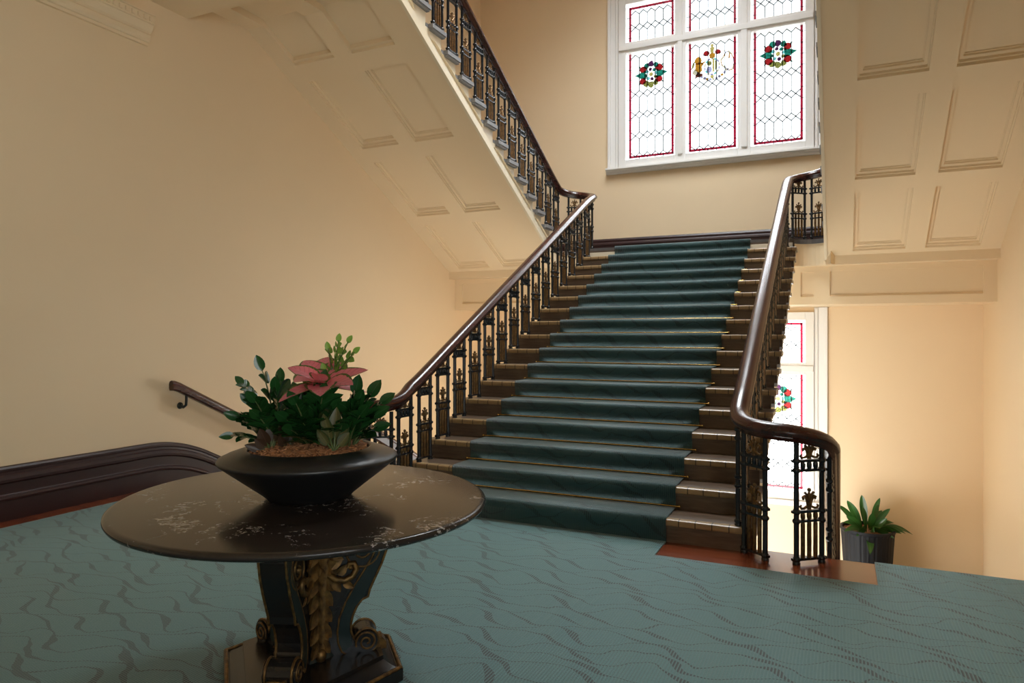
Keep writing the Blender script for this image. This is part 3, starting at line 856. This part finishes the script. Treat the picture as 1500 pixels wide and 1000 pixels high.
for z, r_ in ((.09, .12), (.16, .085), (.3, .072), (.5, .08), (.62, .11), (.725, .16)):
    ring = []
    for k in range(24):
        a = 2 * PI * k / 24 + rad(38); ring.append((r_ * (1 + .12 * cos(3 * (a - rad(38)))) * cos(a), r_ * (1 + .12 * cos(3 * (a - rad(38)))) * sin(a), z))
    core.append(ring)
b.loft(core); b.build('core', M['darkgreen'], tb)
# scroll legs
OUT = [(.30, .725), (.335, .70), (.352, .655), (.352, .60), (.338, .54), (.312, .47), (.283, .41), (.262, .365), (.255, .335), (.228, .325), (.208, .30), (.192, .265), (.183, .23), (.184, .195), (.195, .165), (.208, .148)]
vol = [(.247 + .052 * cos(rad(a)), .148 + .052 * sin(rad(a))) for a in range(165, -100, -20)]
OUTL = OUT + vol + [(.2, .098), (.08, .096), (.08, .725)]
def spiral(c, r0, turns, a0, n=30, sgn=1): return [(c[0] + r0 * (1 - .85 * i / n) * cos(a0 + sgn * 2 * PI * turns * i / n), c[1] + r0 * (1 - .85 * i / n) * sin(a0 + sgn * 2 * PI * turns * i / n)) for i in range(n + 1)]
def scroll_leg(az):
    A = rad(az); c = Vector((cos(A), sin(A), 0)); n_ = Vector((-sin(A), cos(A), 0)); T = .052
    mp = lambda r_, z, a: tuple(c * r_ + n_ * a + Vector((0, 0, z - Z0)))
    b = MB(); b.prism(OUTL, -T, T, mp)
    # wider volute drum at the foot
    b.prism([(.247 + .047 * cos(rad(a)), .148 + .047 * sin(rad(a))) for a in range(0, 360, 15)], -T - .012, T + .012, mp)
    leg = b.build('leg', M['ebony'], tb)
    b = MB()
    for s_ in (-1, 1):
        e = s_ * T
        b.tube([mp(r_, z, e) for r_, z in OUT + vol], .0055, 6)
        b.tube([mp(r_, z, e * 1.02) for r_, z in [(.30, .62), (.298, .56), (.27, .50), (.235, .445), (.195, .385), (.16, .32), (.135, .26), (.127, .20), (.13, .155), (.145, .115), (.165, .10), (.215, .096)]], .0045, 6)
        b.tube([mp(r_, z, s_ * (T + .013)) for r_, z in spiral((.247, .148), .046, 1.8, rad(200), 40, -1)], .0045, 6)
        b.tube([mp(r_, z, e * 1.02) for r_, z in spiral((.225, .535), .088, 1.9, rad(75), 44, -1)], .005, 6)
        b.ball(mp(.225, .535, e * 1.02), .014)
        # carved foliage spreading over the cheek
        q = s_ * (T + .006)
        b.tube([mp(r_, z, q) for r_, z in ((.05, .50), (.08, .455), (.115, .425), (.155, .415), (.19, .43), (.205, .46), (.195, .485), (.175, .485), (.17, .468))], [.012, .015, .016, .014, .013, .013, .012, .010, .008], 8)
        b.ball(mp(.182, .468, q), .011)
        for r_, z, dr, dz_, L_, W_ in ((.06, .66, .35, -.9, .10, .045), (.07, .62, .7, -.7, .10, .045), (.07, .56, .8, -.55, .10, .045), (.09, .475, .75, .45, .07, .04), (.13, .44, .6, .7, .055, .035), (.11, .42, .5, -.85, .06, .035), (.15, .41, .8, -.55, .055, .03), (.07, .44, .2, -1, .08, .04), (.06, .36, .5, -.8, .06, .03), (.06, .28, .5, -.8, .055, .03), (.06, .21, .6, -.75, .05, .028)):
            b.leaf(mp(r_, z, q), c * dr + Vector((0, 0, dz_)), n_ * s_, L_, W_, 0, .3, 6, .75)
    # gilt toe block
    b.prism([(.285, .096), (.335, .096), (.335, .125), (.318, .145), (.29, .14)], -.035, .035, mp)
    b.build('gilt_edging', M['gilt'], leg)
    b = MB()
    for s_ in (-1, 1):   # green lacquer panel on each cheek of the leg
        b.prism([(.27, .70), (.345, .665), (.345, .6), (.33, .54), (.30, .465), (.265, .39), (.235, .335), (.20, .30), (.18, .25), (.176, .20), (.19, .14), (.15, .115), (.135, .155), (.132, .20), (.14, .26), (.165, .32), (.20, .385), (.24, .445), (.28, .50), (.30, .56), (.295, .62), (.26, .68)], s_ * T, s_ * (T + .004), mp)
    b.build('lacquer_panel', M['darkgreen'], leg)
for a in LEGS: scroll_leg(a)
def acanthus(az):
    A = rad(az); c = Vector((cos(A), sin(A), 0)); n_ = Vector((-sin(A), cos(A), 0))
    b = MB()
    def P3(u, z, o): return c * (.082 + o) + n_ * u + Vector((0, 0, z - Z0))
    def lobe(u, z, du, dz, L, W, o=.012):
        d = (n_ * du + Vector((0, 0, dz)) + c * .12).normalized()
        b.leaf(P3(u, z, o), d, c, L, W, .0, .35, 6, .75)
        b.leaf(P3(u, z, o - .004), d, c, L * 1.02, W * 1.15, .0, .1, 6, .75)
    b.tube([P3(0, .12, .0), P3(0, .3, -.004), P3(0, .5, .008), P3(0, .70, .03)], [.012, .014, .018, .02], 8)
    for z, L, W in ((.68, .10, .06), (.60, .12, .07), (.53, .12, .065), (.46, .10, .05), (.39, .09, .045), (.32, .085, .042), (.25, .08, .04), (.18, .07, .036)):
        lobe(0, z, 0, -1, L, W * .8, .02)
        for s_ in (-1, 1):
            lobe(s_ * .008, z, s_ * .55, -.85, L, W, .016)
            if z > .5: lobe(s_ * .012, z - .02, s_ * 1.0, -.35, L * 1.1, W, .012)
            if z > .58: lobe(s_ * .03, z - .06, s_ * 1.0, .15, L * .8, W * .8, .012); lobe(s_ * .02, z - .02, s_ * .9, .55, L * .7, W * .7, .012); lobe(s_ * .05, z - .13, s_ * .8, -.5, L * .8, W * .8, .014)
    for s_ in (-1, 1):
        b.tube([P3(s_ * u, z, .012) for u, z in ((.02, .47), (.06, .43), (.10, .42), (.13, .435), (.14, .46), (.125, .475), (.112, .465))], [.012, .014, .013, .012, .012, .011, .008], 6)
        b.tube([P3(s_ * u, z, -.005) for u, z in ((.01, .125), (.06, .105), (.10, .10), (.14, .10))], [.01, .008, .007, .006], 6)
    b.ball(P3(0, .125, .02), .025, 8, 6, (1, 1, 1.2))
    b.build('acanthus_carving', M['gilt'], tb)
for a in (-12, 104, 228): acanthus(a)

# ------------------------------------------------------------------ flower bowl and plants on the table
BX, BY = TX + .016, TY + .008
b = MB()
b.lathe([(.001, 0), (.16, 0), (.172, .004), (.19, .022), (.275, .088), (.345, .142), (.362, .155), (.367, .163), (.362, .172), (.335, .185), (.30, .197), (.258, .209), (.250, .208), (.246, .200), (.243, .15), (.2, .10), (.001, .09)], 96)
o = b.build('planter_bowl', M['black_planter']); o.location = (BX, BY, TZ + .0005)
tag(o, 'wide matt black planter bowl standing on the marble tabletop', 'planter')
BZ = TZ + .202
def mulch(name, label, cx, cy, cz, R_, n, size, mound):
    b = MB()
    b.lathe([(R_, -.05), (R_ * .995, -.008), (R_ * .7, mound * .55), (R_ * .35, mound * .9), (.001, mound)], 40)
    for i in range(n):
        r_ = R_ * math.sqrt(random.random()) * .97; a = random.uniform(0, 2 * PI)
        z = mound * (1 - (r_ / R_) ** 2) + random.uniform(-.002, .008) - .004
        Mx = Matrix.Translation((r_ * cos(a), r_ * sin(a), z)) @ Matrix.Rotation(random.uniform(0, 6.3), 4, 'Z') @ Matrix.Rotation(random.uniform(-.7, .7), 4, 'X') @ Matrix.Rotation(random.uniform(-.5, .5), 4, 'Y')
        l_ = size * random.uniform(.5, 1.3)
        b.boxm(Mx, -l_, l_, -l_ * .35, l_ * .35, -.002, .003)
    o = b.build(name, M['soil']); o.location = (cx, cy, cz)
    tag(o, label, 'mulch', None, 'stuff'); return o
mulch('bark_mulch', 'orange brown bark chips filling the black bowl around the plants', BX, BY, BZ, .243, 1100, .012, .034)
RV = Vector((.905, .4257, 0)); FV = Vector((-.4257, .905, 0)); UV_ = Vector((0, 0, 1))
PXM = .00287
def spot(px, py, dep=0.0):
    """point above the bowl, px right and py up of the bowl middle in thousandths of the table's depth scale"""
    return Vector((BX, BY, BZ)) + RV * px + FV * dep + UV_ * py
def frond(bs, bl, base, tip, nl, ll, lw, bend=.15, tipleaf=True, start=.3, twist=0.0, spread=1.0):
    base, tip = Vector(base), Vector(tip)
    d = tip - base; out = Vector((d.x, d.y, 0)); L = d.length
    mid = base + d * .5 + UV_ * bend * L - out * bend * .6
    pts = [base * (1 - t) ** 2 + mid * 2 * t * (1 - t) + tip * t * t for t in [i / 10 for i in range(11)]]
    bs.tube(pts, [.0055 - .0035 * i / 10 for i in range(11)], 6)
    for i in range(nl):
        t = start + (1 - start) * i / nl
        p = base * (1 - t) ** 2 + mid * 2 * t * (1 - t) + tip * t * t
        tg = ((mid - base) * (1 - t) + (tip - mid) * t).normalized()
        sd = tg.cross(UV_ if abs(tg.z) < .95 else RV).normalized()
        sd = Matrix.Rotation(twist + random.uniform(-.25, .25), 3, tg) @ sd
        for q in (-1, 1):
            dr = (tg * random.uniform(.55, .8) / spread + sd * q + UV_ * random.uniform(-.05, .2)).normalized()
            nr = (sd.cross(tg) * 1.0 + sd * q * -.3); nr = nr if nr.z > 0 else -nr
            k = .65 + .5 * sin(PI * min(1, (i + 1) / nl * .8))
            bl.leaf(p, dr, nr, ll * k * random.uniform(.85, 1.1), lw * k, random.uniform(.02, .2), random.uniform(.15, .4))
    if tipleaf:
        tg = (tip - mid).normalized(); bl.leaf(tip - tg * .01, tg, FV * -1 + UV_ * .4, ll * .85, lw * .95, .1, .2)
def plant(name, label, cat, base, parts, mats):
    root = thing(name, label, cat, base)
    for nm, bb in parts:
        if not bb.v: continue
        bb.v = [tuple(Vector(p) - Vector(base)) for p in bb.v]
        bb.build(nm, M[mats[nm]], root)
    return root
# left glossy plant
bs, bl = MB(), MB()
for (bx, tx, tz, dep, nl, ll) in ((-.13, -.195, .335, -.02, 3, .095), (-.15, -.285, .275, .0, 7, .065), (-.16, -.265, .14, -.10, 6, .085), (-.13, -.14, .28, .05, 7, .09), (-.12, -.115, .25, -.08, 7, .095), (-.13, -.185, .21, -.12, 7, .09), (-.15, -.235, .10, .10, 5, .085), (-.11, -.07, .21, -.02, 6, .09), (-.12, -.16, .15, -.15, 6, .09), (-.14, -.23, .20, -.06, 7, .08), (-.10, -.09, .15, -.14, 5, .085), (-.13, -.28, .07, -.12, 5, .07)):
    frond(bs, bl, spot(bx, .0, dep * .4), spot(tx, tz, dep), nl, ll, ll * .48)
plant('zz_plant', 'glossy dark green plant with upright stems at the left of the bowl', 'plant', spot(-.14, 0), [('stem', bs), ('foliage', bl)], {'stem': 'stem', 'foliage': 'zz'})
# middle glossy plant
bs, bl = MB(), MB()
for (bx, tx, tz, dep, nl, ll) in ((.02, -.02, .20, -.12, 6, .10), (.04, .08, .22, -.10, 7, .11), (.0, -.05, .14, -.15, 6, .10), (.03, .03, .13, -.19, 6, .10), (.05, .12, .17, -.09, 6, .10), (.01, .01, .25, .0, 6, .10), (.02, .02, .07, -.20, 5, .09), (.05, .09, .10, -.17, 5, .10), (.0, -.04, .22, -.04, 6, .10), (.03, .06, .27, -.03, 6, .10), (.01, -.02, .10, -.18, 5, .10)):
    frond(bs, bl, spot(bx, .0, -.06), spot(tx, tz, dep), nl, ll, ll * .47)
plant('zz_plant.001', 'glossy dark green plant in the middle of the bowl under the pink leaves', 'plant', spot(.02, 0, -.05), [('stem', bs), ('foliage', bl)], {'stem': 'stem', 'foliage': 'zz'})
# right glossy plant
bs, bl = MB(), MB()
for (bx, tx, tz, dep, nl, ll) in ((.17, .20, .235, -.03, 4, .12), (.18, .255, .22, .0, 5, .12), (.18, .28, .14, -.03, 5, .11), (.17, .235, .15, -.10, 6, .11), (.16, .17, .17, .06, 5, .10), (.18, .27, .08, .02, 4, .10), (.17, .215, .19, -.06, 5, .11), (.16, .19, .10, -.1, 5, .10), (.18, .30, .19, .02, 3, .10)):
    frond(bs, bl, spot(bx, .0, dep * .4), spot(tx, tz, dep), nl, ll, ll * .47)
plant('zz_plant.002', 'broad leaved glossy green plant at the right edge of the bowl', 'plant', spot(.17, 0), [('stem', bs), ('foliage', bl)], {'stem': 'stem', 'foliage': 'zz'})
# pale sprig
bs, bl = MB(), MB()
p0 = spot(.05, .0, .05)
for bx, bz, tx, tz, n_, st_ in ((.05, .0, .112, .455, 5, .70), (.09, .31, .155, .45, 4, .2), (.10, .30, .182, .405, 4, .35), (.085, .30, .068, .42, 4, .3), (.07, .22, .05, .33, 3, .3)):
    frond(bs, bl, spot(bx, bz, .05), spot(tx, tz, .04), n_, .052, .026, .04, True, st_, .5, 1.5)
plant('lime_sprig', 'tall sprig of pale lime green leaves rising above the pink plant', 'plant', p0, [('stem', bs), ('foliage', bl)], {'stem': 'stem', 'foliage': 'lime'})
# pink plant
bs, bl = MB(), MB()
c0 = spot(.05, .0, .0); hub = spot(.055, .275, -.02)
for tx, tz, dep, W, up in ((-.085, .345, -.03, .10, .35), (-.05, .37, .10, .13, .3), (.03, .375, .16, .14, .2), (.11, .355, .14, .13, .2), (.235, .325, -.02, .12, .12), (.20, .275, -.13, .13, .2), (-.055, .215, -.15, .10, .3), (.10, .24, -.20, .13, .25), (.21, .235, .04, .08, .1), (.0, .29, -.19, .13, .35), (.06, .33, -.12, .09, .5), (.15, .31, .04, .13, .1), (-.02, .32, .02, .12, .2)):
    tip = spot(tx, tz, dep); d = tip - hub; st = hub + d * .1
    bs.tube([c0, c0 * .4 + hub * .6, st], [.006, .005, .003], 6)
    L = d.length
    bl.leaf(st, d + UV_ * L * up * .8, UV_ - FV * .45 + RV * random.uniform(-.2, .2), L * 1.02, W, up * .75, .16, 12, .62)
plant('pink_leaf_plant', 'plant with large pink green rimmed leaves in the centre of the bowl', 'plant', c0, [('stem', bs), ('foliage', bl)], {'stem': 'stem', 'foliage': 'pink'})
# bronze and olive calatheas
def calathea(name, label, cx, dep, mat, hs):
    bs, bl = MB(), MB(); c = spot(cx, .005, dep)
    for i, (dx, h, W) in enumerate(hs):
        tip = spot(cx + dx, h, dep - .04 + .05 * (i % 3)); d = tip - c
        bs.tube([c, c + d * .4], [.006, .004], 6)
        bl.leaf(c + d * .3, d, -FV + UV_ * .2, d.length * .72, W, -.02, .3, 8, .85)
    plant(name, label, 'plant', c, [('stem', bs), ('foliage', bl)], {'stem': 'stem', 'foliage': mat})
calathea('calathea', 'small bronze maroon leaved plant at the left in the bark chips', -.125, -.11, 'bronze', [(-.03, .10, .05), (.03, .13, .05), (.055, .17, .045), (-.05, .06, .04), (.0, .11, .05), (.08, .06, .04), (-.09, .035, .035)])
calathea('calathea.001', 'small olive mottled leaved plant at the right in the bark chips', .135, -.13, 'calathea', [(-.03, .16, .05), (.01, .18, .055), (.05, .15, .05), (-.055, .10, .04), (.06, .08, .045), (.0, .10, .05)])
calathea('calathea.002', 'little bronze leaf tuft in the bark beside the middle plant', -.06, -.10, 'bronze', [(-.02, .07, .035), (.03, .08, .03), (.0, .05, .03)])

# ------------------------------------------------------------------ tall planter on the lower landing
QX, QY, QZ = .345, 10.72, -2.72
b = MB()
rings = []
for z, r_ in ((0, .235), (.02, .24), (1.46, .335), (1.49, .345), (1.515, .345), (1.515, .315), (1.44, .31)):
    ring = []
    for k in range(96):
        a = 2 * PI * k / 96; w_ = (.006 * abs(cos(18 * a)) if z < 1.47 else .008)
        ring.append(((r_ - .008 + w_) * cos(a), (r_ - .008 + w_) * sin(a), z))
    rings.append(ring)
b.loft(rings, True, True, False)
o = b.build('tall_planter', M['rib_planter']); o.location = (QX, QY, QZ)
tag(o, 'ribbed charcoal planter standing low by the back wall at right', 'planter')
mulch('planter_soil', 'dark soil at the top of the ribbed planter by the back wall', QX, QY, QZ + 1.475, .312, 150, .02, .015)
bs, bl = MB(), MB(); base = Vector((QX, QY, QZ + 1.48))
R2 = Vector((.94, .34, 0)) ; F2 = Vector((-.34, .94, 0))
QP = 9.65 / 1020
for i, (px, py, dep, W) in enumerate(((1237, 716, 0, .13), (1262, 706, .05, .12), (1256, 724, -.1, .12), (1291, 711, .05, .09), (1284, 720, -.05, .12), (1304, 730, 0, .10), (1311, 750, .05, .11), (1336, 774, .05, .12), (1322, 768, -.08, .10), (1226, 728, .1, .10), (1222, 745, -.1, .10), (1224, 762, -.2, .12), (1318, 752, .1, .11), (1300, 760, -.25, .13), (1275, 752, -.28, .13), (1246, 752, -.28, .12), (1290, 742, -.2, .11), (1250, 740, .2, .11), (1300, 740, .2, .11), (1257, 790, -.36, .13), (1232, 742, -.12, .12), (1312, 764, -.2, .12), (1272, 734, -.12, .12), (1265, 765, -.3, .12), (1240, 768, -.3, .12), (1290, 772, -.3, .12))):
    dx, h = (px - 1269) * QP, (770 - py) * QP
    s0 = base + R2 * dx * .22 + F2 * dep * .35 - UV_ * .01
    tip = base + R2 * dx + F2 * dep + UV_ * h
    d = tip - s0; L = max(d.length, .3); dr = .55 if h < .25 else .28
    d = d + UV_ * (L * dr)
    bl.leaf(s0, d, -F2 * .8 + UV_ * .5 + R2 * random.uniform(-.6, .6), L * 1.08, W * .78, dr, .24, 12, 1.1)
    bs.tube([s0 - UV_ * .02, s0 + d * .12], .007, 6)
plant('potted_plant', 'plant with arching strap leaves growing from the ribbed planter', 'plant', base, [('stem', bs), ('foliage', bl)], {'stem': 'stem', 'foliage': 'strap'})

# ------------------------------------------------------------------ daylight
wd = bpy.data.worlds.new('World'); sc.world = wd; wd.use_nodes = True
nt = wd.node_tree; bg = nt.nodes['Background']
tc = nt.nodes.new('ShaderNodeTexCoord'); sx = nt.nodes.new('ShaderNodeSeparateXYZ'); nt.links.new(tc.outputs['Generated'], sx.inputs[0])
rp = nt.nodes.new('ShaderNodeValToRGB')
STOPS = ((.26, (.045, .046, .043)), (.36, (.22, .218, .21)), (.51, (.24, .24, .238)), (.60, (.085, .087, .089)), (.735, (.060, .062, .064)), (.85, (.42, .43, .45)), (.93, (.72, .74, .76)))
el = rp.color_ramp.elements
while len(el) < len(STOPS): el.new(.5)
for i_, (p_, c_) in enumerate(STOPS): el[i_].position = p_; el[i_].color = (*c_, 1)
mm = nt.nodes.new('ShaderNodeMath'); mm.operation = 'MULTIPLY_ADD'; mm.inputs[1].default_value = .5; mm.inputs[2].default_value = .5
nt.links.new(sx.outputs[2], mm.inputs[0]); nt.links.new(mm.outputs[0], rp.inputs[0]); nt.links.new(rp.outputs[0], bg.inputs[0])
bg.inputs[1].default_value = SKY
def portal(name, loc, rot, sx_, sy_):
    l = bpy.data.lights.new(name, 'AREA'); l.shape = 'RECTANGLE'; l.size = sx_; l.size_y = sy_
    l.cycles.is_portal = True
    o = bpy.data.objects.new(name, l); COL.objects.link(o); o.location = loc; o.rotation_euler = rot
portal('window_daylight', ((HX0 + HX1) / 2, 11.45, 5.575), (rad(-90), 0, 0), 2.96, 2.79)
portal('lower_window_daylight', ((HX0 + HX1) / 2, 11.45, .375), (rad(-90), 0, 0), 2.96, 2.79)
portal('added_window_fill', (XR + .2, (RW[0] + RW[1]) / 2, (RW[2] + RW[3]) / 2), (0, rad(90), 0), RW[3] - RW[2], RW[1] - RW[0])  # portal of the added, unseen window that fills the hall
portal('added_lantern_fill', ((LX[0] + LX[1]) / 2, (LX[2] + LX[3]) / 2, ZT + .3), (0, 0, 0), LX[1] - LX[0], LX[3] - LX[2])  # portal of the added, unseen opening in the roof

# ------------------------------------------------------------------ camera
f = 1020.0; th = math.atan(480 / f)
cam = bpy.data.cameras.new('camera'); cam.sensor_width = 36; cam.lens = 36 * f / 1500
cam.shift_y = -12 / 1500; cam.clip_start = .05
co = bpy.data.objects.new('camera', cam); COL.objects.link(co)
co.location = (0, 0, 9.1 * RS); co.rotation_euler = (rad(90), 0, th)
sc.camera = co
sc.view_settings.view_transform = 'Standard'; sc.view_settings.look = 'None'
sc.view_settings.exposure = EXPO; sc.view_settings.gamma = 1; sc.view_settings.use_curve_mapping = False
sc.cycles.max_bounces = 14; sc.cycles.diffuse_bounces = 8; sc.cycles.glossy_bounces = 4
sc.cycles.transparent_max_bounces = 12; sc.cycles.sample_clamp_indirect = 12
sc.cycles.caustics_reflective = False; sc.cycles.caustics_refractive = False
sc.cycles.use_denoising = True
